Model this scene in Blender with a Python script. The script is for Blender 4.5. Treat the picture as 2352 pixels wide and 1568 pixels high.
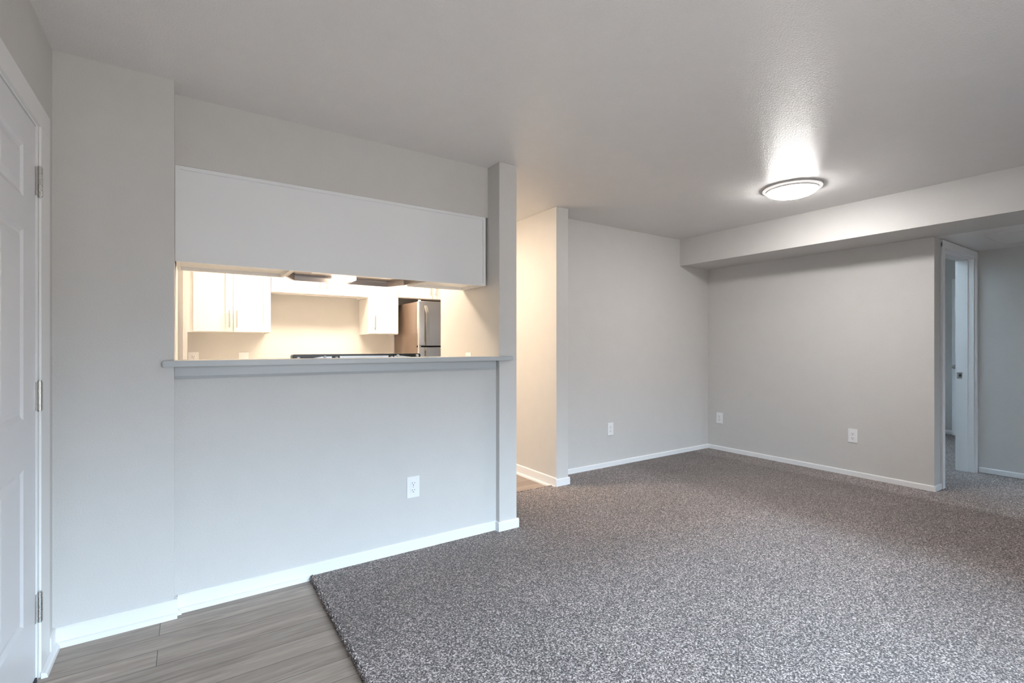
import bpy, bmesh, math, random
from mathutils import Vector, Matrix
for o in list(bpy.data.objects): bpy.data.objects.remove(o)
sc = bpy.context.scene
col = sc.collection
PI = math.pi
random.seed(7)

# ------------------------------------------------------------ camera
cd = bpy.data.cameras.new('camera'); cam = bpy.data.objects.new('camera', cd); col.objects.link(cam)
cam.location = (0, 0, 1.2291); cam.rotation_euler = (PI/2, 0, -math.radians(33.7495))
cd.sensor_width = 36; cd.lens = 1115.8/2352*36; cd.shift_y = 11.35/2352; cd.clip_start = .02
sc.camera = cam
sc.view_settings.view_transform = 'Standard'; sc.view_settings.look = 'None'
sc.view_settings.exposure = 1.12; sc.view_settings.gamma = 1; sc.view_settings.use_curve_mapping = False
sc.cycles.use_denoising = True
sc.cycles.max_bounces = 12; sc.cycles.diffuse_bounces = 8

# ------------------------------------------------------------ sky outside the windows
w = bpy.data.worlds.new('sky'); sc.world = w; w.use_nodes = True
nt = w.node_tree; nt.nodes.clear()
out = nt.nodes.new('ShaderNodeOutputWorld'); bg = nt.nodes.new('ShaderNodeBackground')
tc = nt.nodes.new('ShaderNodeTexCoord'); sp = nt.nodes.new('ShaderNodeSeparateXYZ'); rp = nt.nodes.new('ShaderNodeValToRGB')
nt.links.new(tc.outputs['Generated'], sp.inputs[0]); 
mr = nt.nodes.new('ShaderNodeMapRange'); mr.inputs[1].default_value = -1; mr.inputs[2].default_value = 1
nt.links.new(sp.outputs['Z'], mr.inputs[0]); nt.links.new(mr.outputs[0], rp.inputs[0])
e = rp.color_ramp.elements
e[0].position = 0.0; e[0].color = (.125, .115, .10, 1)
e[1].position = 1.0; e[1].color = (.56, .80, 1.0, 1)
for pos, c in ((.50, (.085, .08, .075, 1)), (.548, (.08, .095, .11, 1)), (.66, (.63, .82, 1.0, 1))):
    k = e.new(pos); k.color = c
nt.links.new(rp.outputs[0], bg.inputs[0]); nt.links.new(bg.outputs[0], out.inputs[0])
SKY = 24.0
bg.inputs[1].default_value = SKY

def area(name, loc, rot, sx, sy, energy=0, color=(1, 1, 1), portal=False):
    l = bpy.data.lights.new(name, 'AREA'); l.shape = 'RECTANGLE'; l.size = sx; l.size_y = sy
    l.energy = energy; l.color = color
    if portal: l.cycles.is_portal = True
    o = bpy.data.objects.new(name, l); col.objects.link(o); o.location = loc; o.rotation_euler = rot
    return o
# the patio door behind the camera and the window of the far room
WX0, WX1, WZ1, WY = .25, 2.35, 2.06, -1.7
area('patio_portal', ((WX0+WX1)/2, WY-.08, WZ1/2), (PI/2, 0, 0), WX1-WX0, WZ1, 1, portal=True)
area('hall_portal', (5.38, WY-.08, WZ1/2), (PI/2, 0, 0), .28, WZ1, 1, portal=True)
area('far_portal', (7.05, 4.36, 1.5), (-PI/2, 0, 0), .4, .9, 1, portal=True)
LAMP_E = 49.0          # living room lamp diffuser emission
KIT_E = 30.0           # kitchen lamp emission
HOOD_E = 3.5

# ------------------------------------------------------------ materials
def mat(name, color=(.8, .8, .8), rough=.5, metal=0, spec=.5, emit=None, es=0, bump=None, coat=0):
    m = bpy.data.materials.new(name); m.use_nodes = True
    b = m.node_tree.nodes['Principled BSDF']
    b.inputs['Base Color'].default_value = (*color, 1); b.inputs['Roughness'].default_value = rough
    b.inputs['Metallic'].default_value = metal; b.inputs['Specular IOR Level'].default_value = spec
    b.inputs['Coat Weight'].default_value = coat
    if emit: b.inputs['Emission Color'].default_value = (*emit, 1); b.inputs['Emission Strength'].default_value = es
    N = m.node_tree.nodes; L = m.node_tree.links
    if bump:
        sc_, st, dist = bump
        g = N.new('ShaderNodeNewGeometry'); n = N.new('ShaderNodeTexNoise'); n.inputs['Scale'].default_value = sc_
        n.inputs['Detail'].default_value = 3
        bp = N.new('ShaderNodeBump'); bp.inputs['Strength'].default_value = st; bp.inputs['Distance'].default_value = dist
        L.new(g.outputs['Position'], n.inputs['Vector']); L.new(n.outputs[0], bp.inputs['Height']); L.new(bp.outputs[0], b.inputs['Normal'])
        # faint paint mottling
        n2 = N.new('ShaderNodeTexNoise'); n2.inputs['Scale'].default_value = sc_*.06; n2.inputs['Detail'].default_value = 2
        L.new(g.outputs['Position'], n2.inputs['Vector'])
        mx = N.new('ShaderNodeMix'); mx.data_type = 'RGBA'
        mx.inputs[6].default_value = (*[c*.975 for c in color], 1); mx.inputs[7].default_value = (*[min(1, c*1.02) for c in color], 1)
        L.new(n2.outputs[0], mx.inputs[0]); L.new(mx.outputs[2], b.inputs['Base Color'])
    return m
M = {}
M['wall'] = mat('wall_paint', (.60, .585, .565), .5, spec=.35, bump=(140, .6, .002))
M['ceil'] = mat('ceiling_paint', (.77, .75, .735), .30, spec=.22, bump=(130, .8, .0035))
M['kwall'] = mat('kitchen_wall_paint', (.60, .585, .565), .5, spec=.35, bump=(150, .25, .0012))
M['trim'] = mat('white_trim_paint', (.80, .80, .80), .35, bump=(40, .05, .001))
M['shoe'] = mat('shoe_moulding_paint', (.80, .80, .80), .35, bump=(40, .05, .001))
M['door'] = mat('door_paint', (.74, .745, .765), .4, bump=(90, .08, .001))
M['cab'] = mat('cabinet_paint', (.76, .75, .735), .4, bump=(30, .03, .001))
M['panel'] = mat('panel_paint', (.80, .81, .82), .35, bump=(30, .04, .001))
M['plate'] = mat('outlet_plastic', (.82, .82, .82), .3, bump=(30, .02, .0005))
M['slot'] = mat('slot_shadow_plastic', (.03, .03, .03), .6, bump=(30, .02, .0005))
M['nickel'] = mat('satin_nickel', (.55, .54, .52), .3, metal=1, bump=(200, .03, .0005))
M['steel'] = mat('brushed_steel', (.62, .60, .59), .28, metal=1, bump=(120, .03, .0005))
M['hoodsteel'] = mat('hood_steel', (.36, .33, .32), .38, metal=1, bump=(120, .03, .0005))
M['galv'] = mat('galvanised_sheet', (.80, .82, .84), .35, metal=.6, bump=(60, .08, .0005))
M['black'] = mat('black_enamel', (.015, .015, .016), .25, bump=(50, .02, .0005))
M['fridgeside'] = mat('fridge_side_paint', (.16, .115, .09), .35, bump=(200, .1, .0005))
M['rubber'] = mat('dark_rubber', (.02, .02, .03), .6, bump=(60, .1, .001))
M['counter'] = mat('pale_countertop', (.70, .68, .64), .3, bump=(80, .03, .0005))
M['ledge'] = mat('painted_ledge', (.47, .49, .50), .35, bump=(60, .04, .001))
M['lamp'] = mat('lamp_diffuser', (.9, .9, .9), .4, emit=(1.0, .975, .955), es=LAMP_E)
M['ring'] = mat('lamp_ring_acrylic', (.85, .85, .85), .4, emit=(1, .98, .96), es=.30)
M['pan'] = mat('lamp_pan_enamel', (.55, .53, .52), .45, bump=(40, .03, .0005))
M['klamp'] = mat('kitchen_lamp_diffuser', (.9, .9, .9), .4, emit=(1.0, .81, .61), es=KIT_E)
M['hoodlens'] = mat('hood_lens', (.9, .9, .9), .4, emit=(1.0, .84, .66), es=HOOD_E)
M['wood'] = mat('raw_cabinet_wood', (.62, .46, .34), .5, bump=(60, .05, .001))

def glassmat():
    m = bpy.data.materials.new('window_glass'); m.use_nodes = True; N = m.node_tree.nodes; L = m.node_tree.links; N.clear()
    o = N.new('ShaderNodeOutputMaterial'); mx = N.new('ShaderNodeMixShader'); t = N.new('ShaderNodeBsdfTransparent'); g = N.new('ShaderNodeBsdfGlossy')
    f = N.new('ShaderNodeFresnel'); f.inputs[0].default_value = 1.45; g.inputs['Roughness'].default_value = .02
    L.new(f.outputs[0], mx.inputs[0]); L.new(t.outputs[0], mx.inputs[1]); L.new(g.outputs[0], mx.inputs[2]); L.new(mx.outputs[0], o.inputs[0])
    return m
M['glass'] = glassmat()

def carpetmat():
    m = bpy.data.materials.new('speckled_carpet'); m.use_nodes = True; N = m.node_tree.nodes; L = m.node_tree.links
    b = N['Principled BSDF']; b.inputs['Roughness'].default_value = .95; b.inputs['Specular IOR Level'].default_value = .1
    b.inputs['Sheen Weight'].default_value = .25; b.inputs['Sheen Roughness'].default_value = .6
    g = N.new('ShaderNodeNewGeometry')
    n0 = N.new('ShaderNodeTexNoise'); n0.inputs['Scale'].default_value = 90; n0.inputs['Detail'].default_value = 2
    L.new(g.outputs['Position'], n0.inputs['Vector'])
    add = N.new('ShaderNodeVectorMath'); add.operation = 'MULTIPLY_ADD'; add.inputs[1].default_value = (.010, .010, .010)
    L.new(n0.outputs['Color'], add.inputs[0]); L.new(g.outputs['Position'], add.inputs[2])
    n = N.new('ShaderNodeTexNoise'); n.inputs['Scale'].default_value = 152; n.inputs['Detail'].default_value = 2.5; n.inputs['Roughness'].default_value = .6
    L.new(add.outputs[0], n.inputs['Vector'])
    r = N.new('ShaderNodeValToRGB'); e = r.color_ramp.elements
    e[0].position = .36; e[0].color = (.018, .013, .012, 1); e[1].position = .66; e[1].color = (.82, .72, .685, 1)
    for p_, c in ((.44, (.068, .051, .046, 1)), (.50, (.185, .144, .131, 1)), (.57, (.39, .318, .295, 1))):
        k = e.new(p_); k.color = c
    L.new(n.outputs[0], r.inputs[0])
    # slow variation of pile tone
    n2 = N.new('ShaderNodeTexNoise'); n2.inputs['Scale'].default_value = 2.2; n2.inputs['Detail'].default_value = 3
    L.new(g.outputs['Position'], n2.inputs['Vector'])
    mr = N.new('ShaderNodeMapRange'); mr.inputs[1].default_value = .3; mr.inputs[2].default_value = .7; mr.inputs[3].default_value = .9; mr.inputs[4].default_value = 1.08
    L.new(n2.outputs[0], mr.inputs[0])
    mu = N.new('ShaderNodeVectorMath'); mu.operation = 'SCALE'; L.new(r.outputs[0], mu.inputs[0]); L.new(mr.outputs[0], mu.inputs['Scale'])
    COLOR_OUT = mu
    bp = N.new('ShaderNodeBump'); bp.inputs['Strength'].default_value = .9; bp.inputs['Distance'].default_value = .006
    # normals tilt towards the patio door in the open floor, away in a strip by the hall
    sx = N.new('ShaderNodeSeparateXYZ'); L.new(add.outputs[0], sx.inputs[0])
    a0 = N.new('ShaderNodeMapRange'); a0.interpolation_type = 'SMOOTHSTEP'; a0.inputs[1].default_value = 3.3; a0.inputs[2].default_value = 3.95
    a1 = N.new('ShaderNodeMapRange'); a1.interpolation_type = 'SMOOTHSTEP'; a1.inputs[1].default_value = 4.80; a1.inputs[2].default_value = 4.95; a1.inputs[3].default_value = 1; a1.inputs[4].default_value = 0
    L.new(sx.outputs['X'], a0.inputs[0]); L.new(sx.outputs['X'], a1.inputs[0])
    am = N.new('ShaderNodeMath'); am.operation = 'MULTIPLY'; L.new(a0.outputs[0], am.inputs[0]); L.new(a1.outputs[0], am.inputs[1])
    ln = N.new('ShaderNodeMapRange'); ln.inputs[3].default_value = -.02; ln.inputs[4].default_value = .70
    ay = N.new('ShaderNodeMapRange'); ay.interpolation_type = 'SMOOTHSTEP'; ay.inputs[1].default_value = 1.5; ay.inputs[2].default_value = 2.4; ay.inputs[4].default_value = .55
    L.new(sx.outputs['Y'], ay.inputs[0])
    mxm = N.new('ShaderNodeMath'); mxm.operation = 'MAXIMUM'; L.new(am.outputs[0], mxm.inputs[0]); L.new(ay.outputs[0], mxm.inputs[1]); L.new(mxm.outputs[0], ln.inputs[0])
    tk = N.new('ShaderNodeMapRange'); tk.inputs[3].default_value = 1; tk.inputs[4].default_value = .78; L.new(am.outputs[0], tk.inputs[0])  # base colour scaled darker in the strip by the hall
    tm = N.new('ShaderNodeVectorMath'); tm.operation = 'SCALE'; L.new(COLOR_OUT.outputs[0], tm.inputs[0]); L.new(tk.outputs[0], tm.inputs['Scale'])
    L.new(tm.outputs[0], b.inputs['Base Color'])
    cv = N.new('ShaderNodeCombineXYZ'); L.new(ln.outputs[0], cv.inputs['Y'])
    na = N.new('ShaderNodeVectorMath'); na.operation = 'ADD'; L.new(g.outputs['Normal'], na.inputs[0]); L.new(cv.outputs[0], na.inputs[1])
    nn = N.new('ShaderNodeVectorMath'); nn.operation = 'NORMALIZE'; L.new(na.outputs[0], nn.inputs[0]); L.new(nn.outputs[0], bp.inputs['Normal'])
    L.new(n.outputs[0], bp.inputs['Height']); L.new(bp.outputs[0], b.inputs['Normal'])
    return m
M['carpet'] = carpetmat()

def plankmat():
    """vinyl planks running along X: rows .119 m deep"""
    m = bpy.data.materials.new('grey_vinyl_plank'); m.use_nodes = True; N = m.node_tree.nodes; L = m.node_tree.links
    b = N['Principled BSDF']; b.inputs['Roughness'].default_value = .42
    g = N.new('ShaderNodeNewGeometry'); mp = N.new('ShaderNodeMapping')
    mp.inputs['Location'].default_value = (.10, -2.431+.118*30, 0)
    L.new(g.outputs['Position'], mp.inputs[0])
    br = N.new('ShaderNodeTexBrick'); br.offset = .37; br.offset_frequency = 2; br.squash = 1
    br.inputs['Scale'].default_value = 1; br.inputs['Brick Width'].default_value = 1.22; br.inputs['Row Height'].default_value = .118
    br.inputs['Mortar Size'].default_value = .0013; br.inputs['Mortar Smooth'].default_value = .1; br.inputs['Bias'].default_value = 0
    br.inputs['Color1'].default_value = (0, 0, 0, 1); br.inputs['Color2'].default_value = (1, 1, 1, 1); br.inputs['Mortar'].default_value = (.5, .5, .5, 1)
    L.new(mp.outputs[0], br.inputs['Vector'])
    gm = N.new('ShaderNodeMapping'); gm.inputs['Scale'].default_value = (2.2, 26, 1); 
    va = N.new('ShaderNodeVectorMath'); va.operation = 'ADD'
    sc1 = N.new('ShaderNodeVectorMath'); sc1.operation = 'SCALE'; sc1.inputs['Scale'].default_value = 7.3
    L.new(br.outputs['Color'], sc1.inputs[0]); L.new(g.outputs['Position'], va.inputs[0]); L.new(sc1.outputs[0], va.inputs[1]); L.new(va.outputs[0], gm.inputs[0])
    n = N.new('ShaderNodeTexNoise'); n.inputs['Scale'].default_value = 1.6; n.inputs['Detail'].default_value = 6; n.inputs['Roughness'].default_value = .62; n.inputs['Distortion'].default_value = .6
    L.new(gm.outputs[0], n.inputs['Vector'])
    r = N.new('ShaderNodeValToRGB'); e = r.color_ramp.elements
    e[0].position = .30; e[0].color = (.235, .182, .148, 1); e[1].position = .70; e[1].color = (.41, .335, .28, 1)
    k = e.new(.5); k.color = (.325, .258, .213, 1)
    L.new(n.outputs[0], r.inputs[0])
    mr = N.new('ShaderNodeMapRange'); mr.inputs[3].default_value = .86; mr.inputs[4].default_value = 1.14; L.new(br.outputs['Color'], mr.inputs[0])
    mu = N.new('ShaderNodeVectorMath'); mu.operation = 'SCALE'; L.new(r.outputs[0], mu.inputs[0]); L.new(mr.outputs[0], mu.inputs['Scale'])
    mx = N.new('ShaderNodeMix'); mx.data_type = 'RGBA'; L.new(br.outputs['Fac'], mx.inputs[0]); L.new(mu.outputs[0], mx.inputs[6]); mx.inputs[7].default_value = (.07, .06, .052, 1)
    L.new(mx.outputs[2], b.inputs['Base Color'])
    bp = N.new('ShaderNodeBump'); bp.inputs['Strength'].default_value = .15; bp.inputs['Distance'].default_value = .001
    L.new(n.outputs[0], bp.inputs['Height']); L.new(bp.outputs[0], b.inputs['Normal'])
    return m
M['plank'] = plankmat()

# ------------------------------------------------------------ mesh helpers (all shapes are given in world coordinates)
def box(bm, x0, y0, z0, x1, y1, z1, bev=0):
    r = bmesh.ops.create_cube(bm, size=1)
    x0, x1 = sorted((x0, x1)); y0, y1 = sorted((y0, y1)); z0, z1 = sorted((z0, z1))
    for v in r['verts']:
        v.co = Vector(((x0+x1)/2+v.co.x*(x1-x0), (y0+y1)/2+v.co.y*(y1-y0), (z0+z1)/2+v.co.z*(z1-z0)))
    if bev:
        ed = list({e for v in r['verts'] for e in v.link_edges})
        bmesh.ops.bevel(bm, geom=ed, offset=bev, segments=2, affect='EDGES', profile=.6)
def cyl(bm, a, b_, r0, r1=None, seg=24):
    a = Vector(a); b_ = Vector(b_); d = b_-a; r1 = r0 if r1 is None else r1
    q = d.to_track_quat('Z', 'Y').to_matrix().to_4x4()
    bmesh.ops.create_cone(bm, cap_ends=True, segments=seg, radius1=r0, radius2=r1, depth=d.length, matrix=Matrix.Translation((a+b_)/2) @ q)
def lathe(bm, prof, c, seg=64):
    rings = []
    for r, z in prof:
        if r < 1e-5: rings.append([bm.verts.new((c[0], c[1], c[2]+z))])
        else: rings.append([bm.verts.new((c[0]+r*math.cos(2*PI*i/seg), c[1]+r*math.sin(2*PI*i/seg), c[2]+z)) for i in range(seg)])
    for A, B in zip(rings, rings[1:]):
        for i in range(seg):
            j = (i+1) % seg
            vs = [A[i % len(A)], A[j % len(A)], B[j % len(B)], B[i % len(B)]]
            u = []
            for v in vs:
                if v not in u: u.append(v)
            if len(u) > 2: bm.faces.new(u)
def prism(bm, pts, axis, a, b_):
    """extrude a 2-d outline along an axis: 'x' pts=(y,z), 'y' pts=(x,z), 'z' pts=(x,y)"""
    def P(p, t): return {'x': (t, p[0], p[1]), 'y': (p[0], t, p[1]), 'z': (p[0], p[1], t)}[axis]
    A = [bm.verts.new(P(p, a)) for p in pts]; B = [bm.verts.new(P(p, b_)) for p in pts]; n = len(pts)
    fs = [bm.faces.new(A[::-1]), bm.faces.new(B)]
    for i in range(n): fs.append(bm.faces.new([A[i], A[(i+1) % n], B[(i+1) % n], B[i]]))
    bmesh.ops.recalc_face_normals(bm, faces=fs)
def wl(o):
    v = Vector((0, 0, 0))
    while o: v += o.location; o = o.parent
    return v
def link(name, bm, m, parent=None, origin=None, smooth=False):
    me = bpy.data.meshes.new(name); bmesh.ops.recalc_face_normals(bm, faces=bm.faces[:])
    base = wl(parent) if parent else Vector((0, 0, 0))
    if origin is None and not parent:
        xs = [v.co for v in bm.verts]
        origin = Vector((sum(v.x for v in xs)/len(xs), sum(v.y for v in xs)/len(xs), min(v.z for v in xs)))
    org = Vector(origin) if origin is not None else base
    bmesh.ops.translate(bm, verts=bm.verts[:], vec=-org)
    bm.to_mesh(me); bm.free(); me.materials.append(M[m])
    o = bpy.data.objects.new(name, me); col.objects.link(o)
    if parent: o.parent = parent; o.location = org-base
    else: o.location = org
    if smooth:
        for p_ in me.polygons: p_.use_smooth = True
        try: me.set_sharp_from_angle(angle=math.radians(35))
        except Exception: pass
    return o
def boxes(name, m, bs, parent=None, bev=0):
    bm = bmesh.new()
    for b_ in bs: box(bm, *b_, bev=bev)
    return link(name, bm, m, parent)
def tag(o, label=None, cat=None, group=None, kind=None):
    for k, v in (('label', label), ('category', cat), ('group', group), ('kind', kind)):
        if v: o[k] = v
    return o
def struct(name, m, bs, label, cat='wall', bev=0):
    o = boxes(name, m, bs, bev=bev); tag(o, label, cat, kind='structure'); return o
def thing(name, loc, label, cat, group=None, kind=None):
    o = bpy.data.objects.new(name, None); col.objects.link(o); o.location = loc; o.empty_display_size = .1
    return tag(o, label, cat, group, kind)

# ------------------------------------------------------------ dimensions
H = 2.44
XL, YA, YB, YC = -.459, 2.693, 2.841, 2.734
XO0, XO1, XC = -.05, 1.700, 1.837           # pass-through opening, column
XP0, XP1, YP = 2.654, 2.786, 3.280          # passage wall
YE, XR, YF = 3.533, 5.178, 1.412            # dining nook
XS, ZS = 4.6585, 2.143                      # dropped beam
XH, YH0 = 6.33, .15                         # hall
YK = 5.05                                   # kitchen far wall
YBK = WY                                    # wall with the patio door
T = .13

# ------------------------------------------------------------ shell
struct('floor', 'plank', [(XL-.3, YBK-.3, -.12, 9.2, 5.3, 0)], 'grey wood-look vinyl plank floor by the white entry door', 'floor')
# carpet
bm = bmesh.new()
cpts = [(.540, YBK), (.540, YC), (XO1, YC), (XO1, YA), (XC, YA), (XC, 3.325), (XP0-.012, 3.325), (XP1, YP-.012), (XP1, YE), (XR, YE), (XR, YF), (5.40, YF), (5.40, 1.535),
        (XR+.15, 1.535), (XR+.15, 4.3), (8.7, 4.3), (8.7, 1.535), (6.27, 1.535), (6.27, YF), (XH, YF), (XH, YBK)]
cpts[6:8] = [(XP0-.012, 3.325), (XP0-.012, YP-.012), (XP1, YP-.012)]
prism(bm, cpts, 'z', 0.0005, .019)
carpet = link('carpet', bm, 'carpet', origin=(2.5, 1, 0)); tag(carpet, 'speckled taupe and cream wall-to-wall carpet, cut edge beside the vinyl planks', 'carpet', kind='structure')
# frayed pile along the two cut edges
def tufts(name, segs):
    V = []; F = []
    for (x0, y0), (x1, y1), (nx, ny), dens in segs:
        ln = math.hypot(x1-x0, y1-y0); n = int(ln*dens)
        for i in range(n):
            t = random.random(); dd = random.uniform(-.012, .004); z = random.uniform(.003, .0215)
            c = Vector((x0+(x1-x0)*t+nx*dd, y0+(y1-y0)*t+ny*dd, z)); s = random.uniform(.0022, .0045)
            q = Matrix.Rotation(random.random()*6, 3, 'Z') @ Matrix.Rotation(random.random()*1.5, 3, 'X')
            k = len(V)
            for r_, zz in ((s, -1.5*s), (s*.4, 1.5*s)):
                for j in range(4): V.append(c+q @ Vector((r_*math.cos(j*PI/2), r_*math.sin(j*PI/2), zz)))
            F += [(k+3, k+2, k+1, k), (k+4, k+5, k+6, k+7)]+[(k+j, k+(j+1) % 4, k+4+(j+1) % 4, k+4+j) for j in range(4)]
    me = bpy.data.meshes.new(name); off = wl(carpet)
    me.from_pydata([v-off for v in V], [], F); me.materials.append(M['carpet'])
    o = bpy.data.objects.new(name, me); col.objects.link(o); o.parent = carpet
    return o
t = tufts('frayed_edge', [((.540, .9), (.540, YC-.02), (-1, 0), 2600), ((XC, 3.325), (XP0-.02, 3.325), (0, 1), 1600)])
t['kind'] = 'stuff'

struct('ceiling', 'ceil', [(XL-.2, YBK-.2, H, XR+.02, YK+.2, H+.1)], 'smooth semi-gloss off-white ceiling of the living room', 'ceiling')
# door wall
DY0, DY1, DZ = 1.50, 2.472, 2.045
struct('wall_left', 'wall', [(XL-T, DY1, 0, XL, YA+.02, H), (XL-T, DY0, DZ, XL, DY1, H), (XL-T, YBK, 0, XL, DY0, H)], 'narrow grey-white wall around the white entry door')
struct('wall_kitchen', 'wall', [(XL-T, YA, 0, XO0, 2.858, H)], 'grey-white wall section between the entry door and the kitchen pass-through')
struct('wall_half', 'wall', [(XO0, YC, 0, XO1, 2.858, 1.137)], 'pale half wall under the kitchen pass-through ledge')
struct('wall_header', 'wall', [(XO0, YB, 2.104, XO1, 3.19, H)], 'recessed grey header wall above the long white panel')
struct('wall_column', 'kwall', [(XO1, YA, 0, XC, 3.582, H)], 'narrow end of the kitchen side wall standing like a column right of the ledge', bev=.004)
struct('wall_passage', 'kwall', [(XP0, YP, 0, XP1, YK, H)], 'wall end and warm-lit side of the kitchen passage wall', bev=.004)
struct('wall_back', 'wall', [(XP1-.01, YE, 0, XR+.15, YE+.12, H+.02)], 'back wall of the dining nook with one outlet')
struct('wall_right', 'wall', [(XR, YF, 0, XR+.152, YE, ZS)], 'right wall of the dining nook ending at the bedroom doorway')
struct('beam', 'wall', [(XS, YBK, ZS, XR+.02, YE, H)], 'dropped ceiling beam running along the right wall of the nook', 'beam')
struct('ceiling_hall', 'ceil', [(XR+.02, YBK, ZS, XH+.15, 1.55, ZS+.2)], 'low ceiling of the small hall with an access hatch', 'ceiling')
struct('wall_bedroom', 'wall', [(XR+.152, YF, 0, 5.375, 1.535, ZS), (XR+.152, YF, 2.085, XH, 1.535, ZS+.02), (6.295, YF, 0, XH+.1, 1.535, ZS+.02), (XH, 1.44, 0, 8.8, 1.535, H)], 'wall around the bedroom doorway in the small hall')
struct('wall_hall', 'wall', [(XH, YBK, 0, XH+.12, 1.44, ZS+.02)], 'shaded end wall of the small hall right of the doorway')
struct('wall_patio', 'wall', [(XL-T, YBK-.15, 0, WX0, YBK, H), (WX1, YBK-.15, 0, 5.24, YBK, H), (5.52, YBK-.15, 0, XH+.12, YBK, H), (5.24, YBK-.15, WZ1, 5.52, YBK, H), (WX0, YBK-.15, WZ1, WX1, YBK, H)], 'wall holding the sliding patio door behind the camera')
# kitchen shell
struct('wall_kitchen_side', 'kwall', [(XO0-.12, 2.858, 0, XO0, 3.68, H), (XO0-.12, 3.68, 0, -.022, YK, H)], 'left side wall of the kitchen, seen edge-on through the pass-through')
struct('wall_kitchen_far', 'kwall', [(XO0-.2, YK, 0, XP1, YK+.12, H)], 'far wall of the kitchen behind the white cabinets')
# bedroom shell
struct('wall_bedroom_far', 'wall', [(8.7, 1.44, 0, 8.82, 4.4, H)], 'far wall of the dim bedroom seen through the doorway')
struct('wall_bedroom_window', 'wall', [(XR+.1, 4.3, 0, 6.8, 4.42, H), (7.3, 4.3, 0, 8.82, 4.42, H), (6.8, 4.3, 0, 7.3, 4.42, 1.0), (6.8, 4.3, 2.0, 7.3, 4.42, H)], 'bedroom window wall, out of frame')
struct('wall_bedroom_side', 'wall', [(XR+.03, YE+.1, 0, XR+.152, 4.3, H)], 'bedroom side wall, out of frame')
struct('ceiling_bedroom', 'ceil', [(XR+.15, 1.45, H, 8.9, 4.5, H+.1)], 'bedroom ceiling, out of frame', 'ceiling')

# windows (behind the camera and in the bedroom)
def window(name, x0, x1, z0, z1, y, label, mull=True):
    f = [(x0, y-.05, z0, x0+.05, y+.05, z1), (x1-.05, y-.05, z0, x1, y+.05, z1), (x0+.05, y-.05, z1-.05, x1-.05, y+.05, z1), (x0+.05, y-.05, z0, x1-.05, y+.05, z0+.05)]
    if mull: f.append(((x0+x1)/2-.03, y-.04, z0+.05, (x0+x1)/2+.03, y+.04, z1-.05))
    o = boxes(name, 'trim', f); tag(o, label, 'window', kind='structure')
    boxes('pane', 'glass', [(x0+.05, y-.004, z0+.05, x1-.05, y+.004, z1-.05)], o)
window('window_1', WX0, WX1, 0.0, WZ1, YBK-.08, 'white framed sliding patio door behind the camera')
window('window_3', 5.24, 5.52, 0, WZ1, YBK-.08, 'unseen white framed glazed door added to light the hall, behind the camera', mull=False)  # unseen opening, added to bring daylight onto the wall end and hall
window('window_2', 6.8, 7.3, 1.0, 2.0, 4.36, 'unseen white framed bedroom window added for daylight, out of frame')  # put in out of view so the bedroom gets some daylight

# ------------------------------------------------------------ baseboards
def base_run(name, a, b_, n, z0, z1, label, shoe=True, th=.012):
    """a, b: ends on the wall face; n: outward normal"""
    bm = bmesh.new()
    ax, ay = a; bx, by = b_; nx, ny = n
    if abs(nx) > .5:
        s = nx
        prism(bm, [(ax, z0), (ax+s*th, z0), (ax+s*th, z1-.006), (ax+s*th*.5, z1), (ax, z1)], 'y', min(ay, by), max(ay, by))
    else:
        s = ny
        prism(bm, [(ay, z0), (ay+s*th, z0), (ay+s*th, z1-.006), (ay+s*th*.5, z1), (ay, z1)], 'x', min(ax, bx), max(ax, bx))
    o = link(name, bm, 'trim'); tag(o, label, 'baseboard', kind='structure')
    if shoe:
        bm = bmesh.new(); q = [(th, z0), (th+.016, z0), (th+.015, z0+.012), (th+.009, z0+.019), (th, z0+.022)]
        if abs(nx) > .5: prism(bm, [(ax+s*u, v) for u, v in q], 'y', min(ay, by), max(ay, by))
        else: prism(bm, [(ay+s*u, v) for u, v in q], 'x', min(ax, bx), max(ax, bx))
        link('shoe_moulding', bm, 'shoe', o)
    return o
ZB = .079
base_run('baseboard_kitchen', (XL+.012, YA), (XO0+.012, YA), (0, -1), 0, ZB, 'white baseboard with shoe moulding left of the half wall')
base_run('baseboard_jog', (XO0, YA), (XO0, YC-.0125), (1, 0), 0, ZB, 'tiny return of white baseboard where the half wall starts')
base_run('baseboard_half', (XO0+.012, YC), (.540, YC), (0, -1), 0, ZB, 'white baseboard with shoe moulding above the vinyl planks on the half wall')
base_run('baseboard_half', (.540, YC), (XO1, YC), (0, -1), .018, ZB, 'white baseboard above the carpet on the half wall', shoe=False)
base_run('baseboard_column', (XO1-.012, YA), (XC+.012, YA), (0, -1), .018, ZB, 'short white baseboard across the foot of the kitchen column', shoe=False)
base_run('baseboard_column', (XO1, YA), (XO1, YC-.0125), (-1, 0), .018, ZB, 'tiny white baseboard return left of the kitchen column', shoe=False)
base_run('baseboard_column', (XC, YA), (XC, 3.58), (1, 0), .0, ZB, 'white baseboard along the passage side of the kitchen column', shoe=False)
base_run('baseboard_passage', (XP0, YP), (XP0, YK), (-1, 0), 0, .092, 'warm-lit white baseboard along the passage wall')
base_run('baseboard_passage', (XP0-.012, YP), (XP1+.012, YP), (0, -1), .018, .083, 'short white baseboard across the passage wall end', shoe=False)
base_run('baseboard_passage', (XP1, YP), (XP1, YE-.0125), (1, 0), .018, .083, 'white baseboard return on the nook side of the passage wall', shoe=False)
base_run('baseboard_back', (XP1, YE), (XR, YE), (0, -1), .018, .066, 'white baseboard along the back wall of the dining nook', shoe=False)
base_run('baseboard_right', (XR, YF), (XR, YE-.0125), (-1, 0), .018, .066, 'white baseboard along the right wall of the dining nook', shoe=False)
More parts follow.
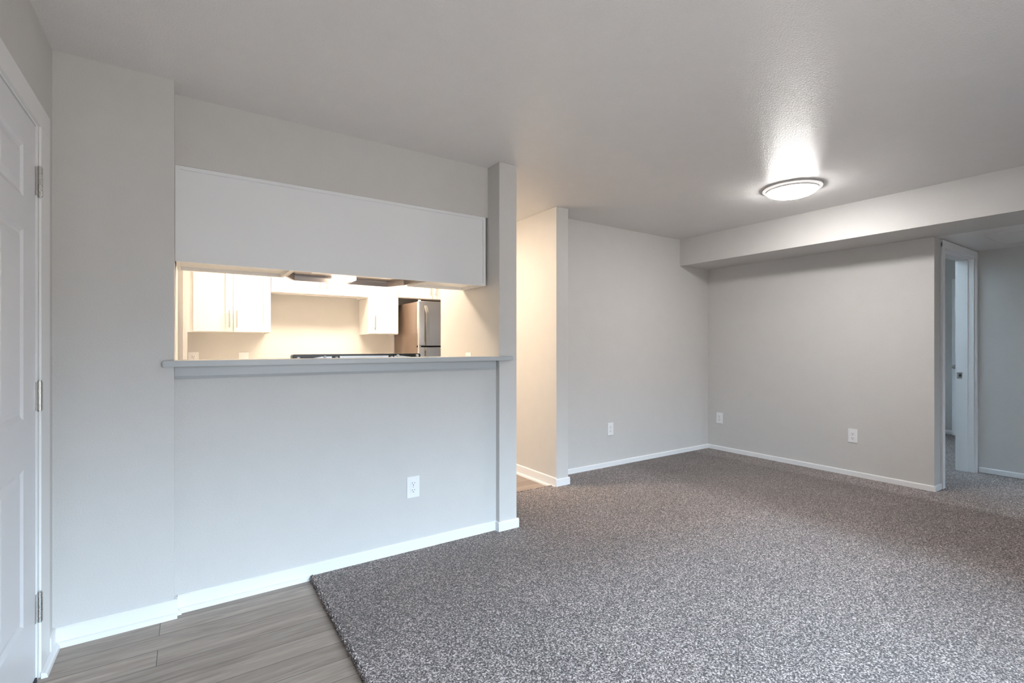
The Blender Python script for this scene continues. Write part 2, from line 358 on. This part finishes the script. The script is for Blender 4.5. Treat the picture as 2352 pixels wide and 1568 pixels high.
base_run('baseboard_right', (XR-.012, YF), (5.325, YF), (0, -1), .018, .066, 'short white baseboard across the end of the right nook wall', shoe=False)
base_run('baseboard_hall', (XH, YBK), (XH, 1.388), (-1, 0), .024, .072, 'white baseboard along the shaded hall wall', shoe=False)
base_run('baseboard_bedroom', (8.7, 1.6), (8.7, 4.3), (-1, 0), .024, .085, 'white baseboard of the dim bedroom seen through the doorway', shoe=False)
base_run('baseboard_left', (XL, 2.610), (XL, YA), (1, 0), 0, ZB, 'short white baseboard between the entry door casing and the corner')
bm = bmesh.new(); prism(bm, [(XL+.0085, 0), (XL+.028, 0), (XL+.026, .013), (XL+.020, .019), (XL+.0085, .022)], 'y', 2.46, 2.610)
tag(link('trim_shoe', bm, 'shoe'), 'white shoe moulding crossing the foot of the entry door casing', 'moulding', kind='structure')

# ------------------------------------------------------------ entry door (left)
def panel_field(bm, y0, y1, z0, z1, x, s=1):
    """raised panel in a sunk border on the +x face"""
    rings = []
    for ins, d in ((0, 0), (.010, -.006), (.018, -.0075), (.030, -.0035), (.045, -.0005)):
        rings.append([bm.verts.new((x+s*d, yy, zz)) for yy, zz in ((y0+ins, z0+ins), (y1-ins, z0+ins), (y1-ins, z1-ins), (y0+ins, z1-ins))])
    for A, B in zip(rings, rings[1:]):
        for i in range(4): bm.faces.new([A[i], A[(i+1) % 4], B[(i+1) % 4], B[i]])
    bm.faces.new(rings[-1])
d = thing('door_1', (XL, 1.98, 0), 'white six-panel entry door at the left edge with three satin hinges', 'door', kind='structure')
XF = -.464
ys = [1.515, 1.64, 1.91, 2.02, 2.298, 2.455]; zs = [.012, .272, .809, .979, 1.629, 1.74, 1.918, 2.035]
bm = bmesh.new()
for i in range(5):
    for j in range(7):
        if i in (1, 3) and j in (1, 3, 5): panel_field(bm, ys[i], ys[i+1], zs[j], zs[j+1], XF)
        else: bm.faces.new([bm.verts.new((XF, *c)) for c in ((ys[i], zs[j]), (ys[i+1], zs[j]), (ys[i+1], zs[j+1]), (ys[i], zs[j+1]))])
bmesh.ops.remove_doubles(bm, verts=bm.verts[:], dist=1e-5)
box(bm, XF-.042, ys[0], zs[0], XF-.009, ys[-1], zs[-1])
for a in ((ys[0], ys[0]+.004), (ys[-1]-.004, ys[-1])): box(bm, XF-.02, a[0], zs[0], XF-.0002, a[1], zs[-1])
link('leaf', bm, 'door', d)
boxes('sweep', 'rubber', [(XF-.03, 1.52, .001, XF+.006, 2.448, .016)], d)
fr = boxes('frame', 'trim', [(XL-T, 2.458, 0, XL-.001, 2.472, DZ-.008), (XL-T, 1.50, 0, XL-.001, 1.513, DZ-.008), (XL-T, 1.50, 2.037, XL-.001, 2.472, 2.045)], d)
CX = XL+.008
bm = bmesh.new()
box(bm, XL, 2.472, 0, CX, 2.608, 2.045, bev=.002); box(bm, XL, 1.37, 0, CX, 1.50, 2.045, bev=.003)
prism(bm, [(1.37, 2.045), (2.608, 2.045), (2.608, 2.125), (1.37, 2.125)], 'x', XL, CX)
link('casing', bm, 'trim', d)
for zc in (1.836, 1.046, .266):
    bm = bmesh.new()
    box(bm, XF-.002, 2.444, zc-.052, XF+.0030, 2.464, zc+.052)
    h = link('hinge', bm, 'nickel', d)
    bm = bmesh.new(); y = 2.466; x = XF+.010
    for k in range(5):
        z0 = zc-.053+k*.0212
        cyl(bm, (x, y, z0+.0008), (x, y, z0+.0204), .0085, seg=16)
    cyl(bm, (x, y, zc-.056), (x, y, zc+.058), .006, seg=12)
    link('knuckle', bm, 'nickel', h, smooth=True)
bm = bmesh.new(); cyl(bm, (XF, 1.58, .97), (XF+.035, 1.58, .97), .012); lathe(bm, [(0, 0)], (0, 0, 0)) if False else None
bmesh.ops.create_uvsphere(bm, u_segments=20, v_segments=12, radius=.028, matrix=Matrix.Translation((XF+.05, 1.58, .97)))
link('knob', bm, 'nickel', d, smooth=True)

# ------------------------------------------------------------ bedroom doorway
d2 = thing('door_2', (5.83, YF, 0), 'white door frame of the bedroom doorway at the right edge', 'door frame', kind='structure')
bm = bmesh.new()
box(bm, 5.33, YF-.016, 0.015, 5.392, YF, 2.115, bev=.003); box(bm, 6.285, YF-.016, .015, XH-.001, YF, 2.115, bev=.003)
box(bm, 5.33, YF-.0155, 2.075, XH-.001, YF, 2.137, bev=.003)
link('casing', bm, 'trim', d2)
bm = bmesh.new()
box(bm, 5.375, YF+.0005, .015, 5.395, 1.548, 2.085); box(bm, 6.270, YF+.0005, .015, 6.295, 1.548, 2.085); box(bm, 5.395, YF+.0005, 2.068, 6.270, 1.548, 2.085)
link('jamb', bm, 'trim', d2)
bm = bmesh.new()
box(bm, 5.395, 1.455, .015, 5.406, 1.492, 2.068); box(bm, 6.259, 1.455, .015, 6.270, 1.492, 2.068); box(bm, 5.406, 1.455, 2.057, 6.259, 1.492, 2.068)
link('stop', bm, 'trim', d2)
sp_ = boxes('strike_plate', 'nickel', [(6.2675, 1.497, .915, 6.2715, 1.535, .975)], d2)
boxes('latch_hole', 'slot', [(6.266, 1.503, .934, 6.2682, 1.521, .956)], sp_)
# closet door standing ajar in the bedroom
cdoor = thing('door_3', (8.66, 1.75, 0), 'slim edge of a white inner door standing in the dim bedroom', 'door', kind='structure')
boxes('leaf', 'trim', [(8.60, 1.56, .03, 8.636, 2.158, 2.14)], cdoor, bev=.002)
bm = bmesh.new(); cyl(bm, (8.60, 2.12, .955), (8.56, 2.12, .955), .012, seg=14)
bmesh.ops.create_uvsphere(bm, u_segments=16, v_segments=10, radius=.027, matrix=Matrix.Translation((8.545, 2.12, .955)))
link('knob', bm, 'nickel', cdoor, smooth=True)
# hatch
hx0, hx1, hy0, hy1 = 5.43, 6.03, .60, 1.178
hp = thing('access_hatch', (5.73, .89, ZS), 'flat white square access hatch in the low hall ceiling', 'hatch')
boxes('panel', 'ceil', [(hx0+.012, hy0+.012, ZS-.003, hx1-.012, hy1-.012, ZS)], hp)
boxes('frame', 'ceil', [(hx0, hy0, ZS-.006, hx0+.010, hy1, ZS), (hx1-.010, hy0, ZS-.006, hx1, hy1, ZS), (hx0+.010, hy0, ZS-.006, hx1-.010, hy0+.010, ZS), (hx0+.010, hy1-.010, ZS-.006, hx1-.010, hy1, ZS)], hp)

# ------------------------------------------------------------ ledge and panel of the pass-through
bm = bmesh.new()
prism(bm, [(-.093, 2.663), (1.793, 2.663), (1.793, YA), (XO1, YA), (XO1, 2.872), (XO0, 2.872), (XO0, YA), (-.093, YA)], 'z', 1.137, 1.164)
bmesh.ops.bevel(bm, geom=[e_ for e_ in bm.edges], offset=.003, segments=2, affect='EDGES')
lg = link('bar_ledge', bm, 'ledge'); tag(lg, 'long pale painted ledge capping the half wall in the pass-through', 'ledge')
bm = bmesh.new()
prism(bm, [(YC, 1.078), (YC-.010, 1.078), (YC-.018, 1.092), (YC-.020, 1.137), (YC, 1.137)], 'x', XO0+.001, XO1-.012)
tag(link('trim_apron', bm, 'ledge'), 'pale painted apron board under the pass-through ledge', 'trim', kind='structure')
bp_ = thing('cabinet_back_panel', (.82, 2.86, 1.64), 'long white panel with thin frame strips hanging above the pass-through', 'panel')
PX0, PX1, PY = -.049, 1.683, 2.862
boxes('board', 'panel', [(PX0, PY-.012, 1.640, PX1, PY, 2.103)], bp_)
bm = bmesh.new(); s_ = .018
for pts in ([(PX0, 1.639), (PX1, 1.639), (PX1-s_, 1.639+s_), (PX0+s_, 1.639+s_)], [(PX0, 2.103), (PX0+s_, 2.103-s_), (PX1-s_, 2.103-s_), (PX1, 2.103)],
            [(PX0, 1.6395), (PX0+s_, 1.639+s_), (PX0+s_, 2.103-s_), (PX0, 2.1025)], [(PX1, 1.6395), (PX1, 2.1025), (PX1-s_, 2.103-s_), (PX1-s_, 1.639+s_)]):
    prism(bm, pts, 'y', PY-.021, PY-.012)
link('frame_strip', bm, 'panel', bp_)

# ------------------------------------------------------------ kitchen cabinets
def shaker(name, x0, x1, z0, z1, yf, s, parent, m='cab', hz=None, hx=None, hl=.145):
    """door on plane y=yf, facing s (-1 or +1) along y; recessed shaker panel"""
    g = .0015; x0 += g; x1 -= g; z0 += g; z1 -= g; r = min(.055, (z1-z0)*.3); th = .018
    yb = yf-s*th
    bm = bmesh.new()
    box(bm, x0, yf, z0, x0+r, yb, z1); box(bm, x1-r, yf, z0, x1, yb, z1)
    box(bm, x0+r, yf, z0, x1-r, yb, z0+r); box(bm, x0+r, yf, z1-r, x1-r, yb, z1)
    box(bm, x0+r, yf-s*.008, z0+r, x1-r, yb, z1-r)
    o = link(name, bm, m, parent)
    if hx is not None:
        bm = bmesh.new(); y = yf+s*.028
        cyl(bm, (hx, y, hz), (hx, y, hz+hl), .0055, seg=14)
        for zz in (hz+.022, hz+hl-.022): cyl(bm, (hx, yf, zz), (hx, y, zz), .004, seg=10)
        link('handle', bm, 'nickel', o, smooth=True)
    return o
def wall_cab(x0, x1, z0, z1, yf, yb, s, label, group, doors, name='wall_cabinet', filler=None):
    """doors: list of (x0,x1,hx)"""
    t = thing(name, ((x0+x1)/2, yb, z0), label, 'cabinet', group)
    yd = yf-s*.019; tk = .016
    xa = filler if filler is not None else x0
    boxes('body', 'cab', [(xa, yd, z0, xa+tk, yb, z1), (x1-tk, yd, z0, x1, yb, z1), (xa+tk, yd-s*.018, z0+.018, x1-tk, yb, z0+.034), (xa+tk, yd-s*.018, z1-tk, x1-tk, yb, z1),
                         (x0 if filler is not None else xa+tk, yd-s*.0004, z0, x1-tk, yd-s*.018, z0+.018), (xa+tk, yb+s*.001, z0+.034, x1-tk, yb+s*.008, z1-tk)] + ([(xa+tk, yd, z0, x0, yd-s*.018, z1)] if filler is not None else []), t)
    for a, b_, hx, hz, hl in doors: shaker('door', a, b_, z0+.006, z1-.004, yf, s, t, hx=hx, hz=hz, hl=hl)
    return t
G = 'white shaker wall cabinets on the far kitchen wall'
wall_cab(.037, .610, 1.347, 2.10, 4.73, YK-.001, -1, 'white two-door wall cabinet at the far left of the kitchen', G,
         [(.037, .323, .293, 1.389, .145), (.323, .610, .348, 1.389, .145)], filler=-.020)
wall_cab(.612, 1.467, 1.705, 2.10, 4.73, YK-.001, -1, 'short raised white wall cabinet between the two taller ones', G,
         [(.612, 1.048, 1.017, 1.757, .145), (1.048, 1.467, 1.079, 1.757, .145)])
wall_cab(1.475, 1.776, 1.350, 2.10, 4.73, YK-.001, -1, 'narrow single-door white wall cabinet left of the refrigerator', G,
         [(1.480, 1.776, 1.533, 1.389, .145)])
wall_cab(1.779, 2.52, 1.722, 2.10, 4.73, YK-.001, -1, 'white wall cabinet above the refrigerator', G,
         [(1.779, 2.150, 2.12, 1.760, .145), (2.150, 2.520, 2.18, 1.760, .145)])
G2 = 'white wall cabinets behind the long panel'
wall_cab(-.046, .478, 1.642, 2.10, 3.209, PY+.001, 1, 'white wall cabinet left of the range hood, seen from below', G2,
         [(-.046, .216, .200, 1.650, .145), (.216, .478, .232, 1.650, .145)])
wall_cab(1.262, 1.690, 1.642, 2.10, 3.209, PY+.001, 1, 'white wall cabinet right of the range hood, seen from below', G2,
         [(1.262, 1.49, 1.475, 1.650, .145), (1.49, 1.690, 1.505, 1.650, .145)])
wall_cab(.480, 1.260, 1.80, 2.10, 3.209, PY+.001, 1, 'short white wall cabinet directly above the range hood', G2,
         [(.480, .87, .85, 1.81, .12), (.87, 1.26, .89, 1.81, .12)])

def base_cab(x0, x1, yf, yb, s, label, group, n):
    t = thing('base_cabinet', ((x0+x1)/2, yb, 0), label, 'cabinet', group)
    yd = yf-s*.019
    boxes('body', 'cab', [(x0, yd, .09, x1, yb, .868), (x0, yd-s*.06, .0, x1, yb, .09)], t)
    wd = (x1-x0)/n
    for i in range(n):
        shaker('door', x0+i*wd, x0+(i+1)*wd, .10, .70, yf, s, t, hx=x0+i*wd+(wd-.03 if i % 2 == 0 else .03), hz=.52)
        bm = bmesh.new(); box(bm, x0+i*wd+.002, yf, .708, x0+(i+1)*wd-.002, yf-s*.018, .862, bev=.002); dr = link('drawer', bm, 'cab', t)
        bm = bmesh.new(); xm = x0+(i+.5)*wd; y = yf+s*.028
        cyl(bm, (xm-.06, y, .785), (xm+.06, y, .785), .0055, seg=12)
        for xx in (xm-.045, xm+.045): cyl(bm, (xx, yf, .785), (xx, y, .785), .004, seg=10)
        link('handle', bm, 'nickel', dr, smooth=True)
G3 = 'white base cabinets of the kitchen'
base_cab(-.02, 1.80, 4.43, YK-.001, -1, 'row of white base cabinets under the far kitchen counter', G3, 4)
base_cab(-.048, .470, 3.47, 2.86, 1, 'white base cabinet left of the range, behind the half wall', G3, 1)
base_cab(1.270, 1.698, 3.47, 2.86, 1, 'white base cabinet right of the range, behind the half wall', G3, 1)
GC = 'pale kitchen worktops'
def worktop(x0, y0, x1, y1, label):
    bm = bmesh.new(); box(bm, x0, y0, .87, x1, y1, .91, bev=.004); tag(link('worktop', bm, 'counter'), label, 'worktop', GC)
worktop(-.02, 4.40, 1.82, YK-.001, 'pale worktop along the far kitchen wall')
worktop(-.048, 2.86, .474, 3.50, 'pale worktop left of the range')
worktop(1.266, 2.86, 1.698, 3.50, 'pale worktop right of the range')
# white end board at the left of the far kitchen run
boxes('trim_kitchen', 'cab', [(-.0215, 4.20, 0, .000, 4.28, 2.42)])
tag(bpy.data.objects['trim_kitchen'], 'tall narrow white end strip at the left kitchen wall', 'trim', kind='structure')

# ------------------------------------------------------------ range hood
hd = thing('range_hood', (.87, PY, 1.64), 'stainless under-cabinet range hood with a glowing lamp lens', 'range hood')
HX0, HX1, HY0, HYm, HY1 = .488, 1.252, PY+.003, 3.20, 3.372
outl = [(HX0, HY0), (HX1, HY0), (HX1, HYm), (1.185, HY1), (.560, HY1), (HX0, HYm)]
cx, cy = .87, 3.1
inn = [(cx+(x-cx)*.965, cy+(y-cy)*.955) for x, y in outl]
bm = bmesh.new()
zt, zb = 1.72, 1.652
n = len(outl)
vo_b = [bm.verts.new((x, y, zb)) for x, y in outl]; vi_b = [bm.verts.new((x, y, zb)) for x, y in inn]
vo_t = [bm.verts.new((x, min(y, HY1-.03), zt)) for x, y in outl]; vi_t = [bm.verts.new((x, y, zb+.036)) for x, y in inn]
for i in range(n):
    j = (i+1) % n
    bm.faces.new([vo_b[i], vo_b[j], vi_b[j], vi_b[i]]); bm.faces.new([vo_b[i], vo_t[i], vo_t[j], vo_b[j]]); bm.faces.new([vi_b[i], vi_b[j], vi_t[j], vi_t[i]])
bm.faces.new(vi_t); bm.faces.new(vo_t[::-1])
link('canopy', bm, 'hoodsteel', hd)
boxes('chassis', 'steel', [(.50, HY0, 1.72, 1.24, 3.10, 1.799)], hd)
boxes('filter', 'steel', [(.62, 2.95, 1.672, 1.12, 3.12, 1.686)], hd)
bm = bmesh.new(); box(bm, .790, 3.20, 1.660, .918, 3.325, 1.687, bev=.006); link('lamp_lens', bm, 'hoodlens', hd)
for sx_ in (1.00, 1.06): boxes('switch', 'black', [(sx_, 3.338, 1.70, sx_+.03, 3.346, 1.71)], hd)

# ------------------------------------------------------------ range (its backguard shows over the ledge)
rg = thing('range', (.86, 3.2, 0), 'white and black kitchen range whose backguard rim shows over the ledge', 'range')
RX0, RX1 = .482, 1.238
bm = bmesh.new(); box(bm, RX0, 2.90, .03, RX1, 3.48, .895, bev=.004); link('body', bm, 'plate', rg)
boxes('cooktop', 'black', [(RX0, 2.90, .896, RX1, 3.49, .915)], rg, bev=.003)
for bx_, by_, br_ in ((.66, 3.05, .075), (1.06, 3.05, .095), (.66, 3.32, .095), (1.06, 3.32, .075)):
    bm = bmesh.new()
    for k in range(4):
        rr = br_*(.3+.7*k/3); lathe(bm, [(rr-.004, .915-.0), (rr-.003, .923), (rr+.003, .923), (rr+.004, .915)], (bx_, by_, 0), seg=28)
    link('burner', bm, 'black', rg)
def rrect(x0, x1, z0, z1, r, k=5):
    pts = [(x0, z0), (x1, z0)]
    for i in range(k+1): a = PI/2*i/k; pts.append((x1-r+r*math.cos(a), z1-r+r*math.sin(a)))
    for i in range(k+1): a = PI/2+PI/2*i/k; pts.append((x0+r+r*math.cos(a), z1-r+r*math.sin(a)))
    return pts
bm = bmesh.new(); prism(bm, rrect(RX0, RX1, .915, 1.1845, .010), 'y', 2.906, 2.965); bk = link('backguard', bm, 'black', rg)
for pts in ([(.540, .93), (.690, .93), (.690, 1.1715), (.640, 1.1715), (.540, 1.155)], [(.735, .93), (1.025, .93), (1.025, 1.1735), (.735, 1.1735)], [(1.062, .93), (1.190, .93), (1.190, 1.162), (1.105, 1.1715), (1.062, 1.1715)]):
    bm = bmesh.new(); prism(bm, pts, 'y', 2.896, 2.9065); link('rear_panel', bm, 'galv', bk)
for xx, zz in ((.512, 1.163), (.652, 1.169), (.716, 1.163), (1.045, 1.163), (1.085, 1.172), (1.212, 1.172)):
    bm = bmesh.new(); cyl(bm, (xx, 2.907, zz), (xx, 2.888, zz), .0075, seg=14); link('screw', bm, 'plate', bk)
for k in range(4):
    bm = bmesh.new(); xk = .58+k*.06+(.36 if k > 1 else 0); cyl(bm, (xk, 2.965, 1.10), (xk, 2.985, 1.10), .02); link('knob', bm, 'black', rg)
boxes('oven_door', 'black', [(RX0+.01, 3.481, .20, RX1-.01, 3.505, .82)], rg, bev=.004)
bm = bmesh.new(); cyl(bm, (RX0+.08, 3.54, .78), (RX1-.08, 3.54, .78), .011, seg=14)
for xx in (RX0+.1, RX1-.1): cyl(bm, (xx, 3.503, .78), (xx, 3.54, .78), .008, seg=10)
link('handle', bm, 'nickel', rg, smooth=True)

# ------------------------------------------------------------ refrigerator
fg = thing('refrigerator', (2.2, 4.7, 0), 'stainless top-freezer refrigerator with dark sides at the right of the kitchen', 'refrigerator')
FX0, FX1, FY = 1.841, 2.60, 4.36
bm = bmesh.new(); box(bm, FX0+.004, FY+.070, .02, FX1-.004, YK-.03, 1.662, bev=.004); link('cabinet', bm, 'fridgeside', fg)
boxes('gasket', 'rubber', [(FX0+.012, FY+.058, .06, FX1-.012, FY+.071, 1.655)], fg)
def fdoor(z0, z1, hz0, hz1, up):
    bm = bmesh.new(); box(bm, FX0, FY, z0, FX1, FY+.058, z1, bev=.007); o = link('door', bm, 'steel', fg, smooth=True)
    # flat arched grip: wide at the free end, lifting away from the door
    bm = bmesh.new(); hx0, hx1 = FX0+.060, FX0+.098; n = 14; A = []
    for i in range(n+1):
        t = i/n; z = hz0+(hz1-hz0)*t
        u = t if up else 1-t                     # 0 at the split between the doors, 1 at the outer end
        y = FY-.045+.045*max(0, (u-.72)/.28)**1.6
        wd = .5*(hx1-hx0)*(1.0-.35*max(0, u-.2))
        xm = (hx0+hx1)/2-.006*u
        A.append([bm.verts.new(c) for c in ((xm-wd, y, z), (xm+wd, y, z), (xm+wd, y+.012, z), (xm-wd, y+.012, z))])
    for a, b_ in zip(A, A[1:]):
        for k in range(4): bm.faces.new([a[k], a[(k+1) % 4], b_[(k+1) % 4], b_[k]])
    bm.faces.new(A[0][::-1]); bm.faces.new(A[-1])
    zz = (hz0, hz0+.03) if up else (hz1-.03, hz1)
    box(bm, hx0+.004, FY-.040, zz[0], hx1-.004, FY+.001, zz[1])
    link('handle', bm, 'nickel', o, smooth=True)
fdoor(1.236, 1.664, 1.240, 1.625, True); fdoor(.06, 1.222, .85, 1.218, False)
for hz_ in (1.223, 1.664):
    bm = bmesh.new(); cyl(bm, (FX0+.02, FY+.03, hz_), (FX0+.02, FY+.03, hz_+.012), .014, seg=14); link('hinge', bm, 'plate', fg)

# ------------------------------------------------------------ lamps
def ceiling_lamp(c, r, label, mt, cat='ceiling light', name='ceiling_light', group=None):
    t = thing(name, c, label, cat, group)
    bm = bmesh.new(); lathe(bm, [(r*.6, 0), (r*.995, 0), (r*1.005, -.003), (r*1.005, -.010), (r*.975, -.0105), (r*.6, -.0105)], c); link('base_pan', bm, 'pan', t, smooth=True)
    bm = bmesh.new(); lathe(bm, [(r*.985, -.0095), (r*.98, -.0125), (r*.90, -.0195), (r*.885, -.0195), (r*.88, -.0105)], c); link('trim_ring', bm, 'ring', t, smooth=True)
    bm = bmesh.new(); lathe(bm, [(r*.882, -.012), (r*.878, -.0285), (r*.850, -.0300), (r*.845, -.012)], c); link('gap_ring', bm, 'pan', t, smooth=True)  # grey ring stands in for the dark gap around the diffuser
    bm = bmesh.new(); k = 10
    prof = [(r*.835, -.0165)]+[(r*.835*math.cos(a*PI/2/k), -.024-.050*math.sin(a*PI/2/k)) for a in range(k+1)]
    prof[-1] = (0, prof[-1][1])
    lathe(bm, prof, c); link('diffuser', bm, mt, t, smooth=True)
    return t
ceiling_lamp((3.835, 1.895, H), .205, 'round glowing flush-mount lamp on the living room ceiling', 'lamp')
kl = thing('ceiling_light', (1.25, 4.08, H), 'rectangular flush ceiling lamp lighting the kitchen, out of frame', 'ceiling light')
boxes('frame', 'trim', [(.65, 3.93, H-.03, 1.85, 4.23, H)], kl)
boxes('diffuser', 'klamp', [(.67, 3.95, H-.07, 1.83, 4.21, H-.03)], kl)

# ------------------------------------------------------------ outlets and switches
def outlet(c, ax, label, w_=.079, h_=.125, kind='duplex'):
    """c: centre on the wall; ax: outward normal"""
    n = Vector(ax); u = Vector((0, 0, 1)).cross(n); up = Vector((0, 0, 1)); c = Vector(c)
    t = thing('wall_outlet', c, label, 'outlet', 'white wall outlets')
    def bb(bm, a, b_, z0, z1, d0, d1, bev=0):
        p0 = c+u*a+up*z0+n*d0; p1 = c+u*b_+up*z1+n*d1
        box(bm, *p0, *p1, bev=bev)
    bm = bmesh.new(); bb(bm, -w_/2, w_/2, -h_/2, h_/2, 0, .0065, bev=.0025); link('plate', bm, 'plate', t)
    if kind == 'duplex':
        for s in (-1, 1):
            z = s*.0205
            bm = bmesh.new(); bb(bm, -.0165, .0165, z-.0145, z+.0145, .005, .0085, bev=.002); r = link('receptacle', bm, 'plate', t)
            bm = bmesh.new()
            bb(bm, -.0085, -.0060, z-.001, z+.0085, .008, .0089); bb(bm, .0060, .0085, z+.0005, z+.0080, .008, .0089); bb(bm, -.0025, .0025, z-.0105, z-.0055, .008, .0089)
            link('slots', bm, 'slot', r)
        bm = bmesh.new(); cyl(bm, c+n*.006, c+n*.0078, .003, seg=10); link('screw', bm, 'nickel', t)
    else:
        bm = bmesh.new(); bb(bm, -.016, .016, -.033, .033, .005, .009, bev=.002); link('rocker', bm, 'plate', t)
    return t
outlet((1.117, YC, .394), (0, -1, 0), 'white duplex outlet on the half wall under the ledge')
outlet((3.555, YE, .395), (0, -1, 0), 'white duplex outlet on the back wall of the nook')
outlet((XR, 3.376, .393), (-1, 0, 0), 'white duplex outlet on the right nook wall beside the corner')
outlet((XR, 2.006, .394), (-1, 0, 0), 'white duplex outlet in the middle of the right nook wall')
outlet((.043, YK, 1.117), (0, -1, 0), 'white outlet at the far left of the kitchen far wall')
outlet((.427, YK, 1.113), (0, -1, 0), 'white rocker switch plate on the kitchen far wall', kind='rocker')
outlet((XO1, 3.108, 1.122), (-1, 0, 0), 'white switch plate low on the kitchen side wall just above the ledge', kind='rocker')
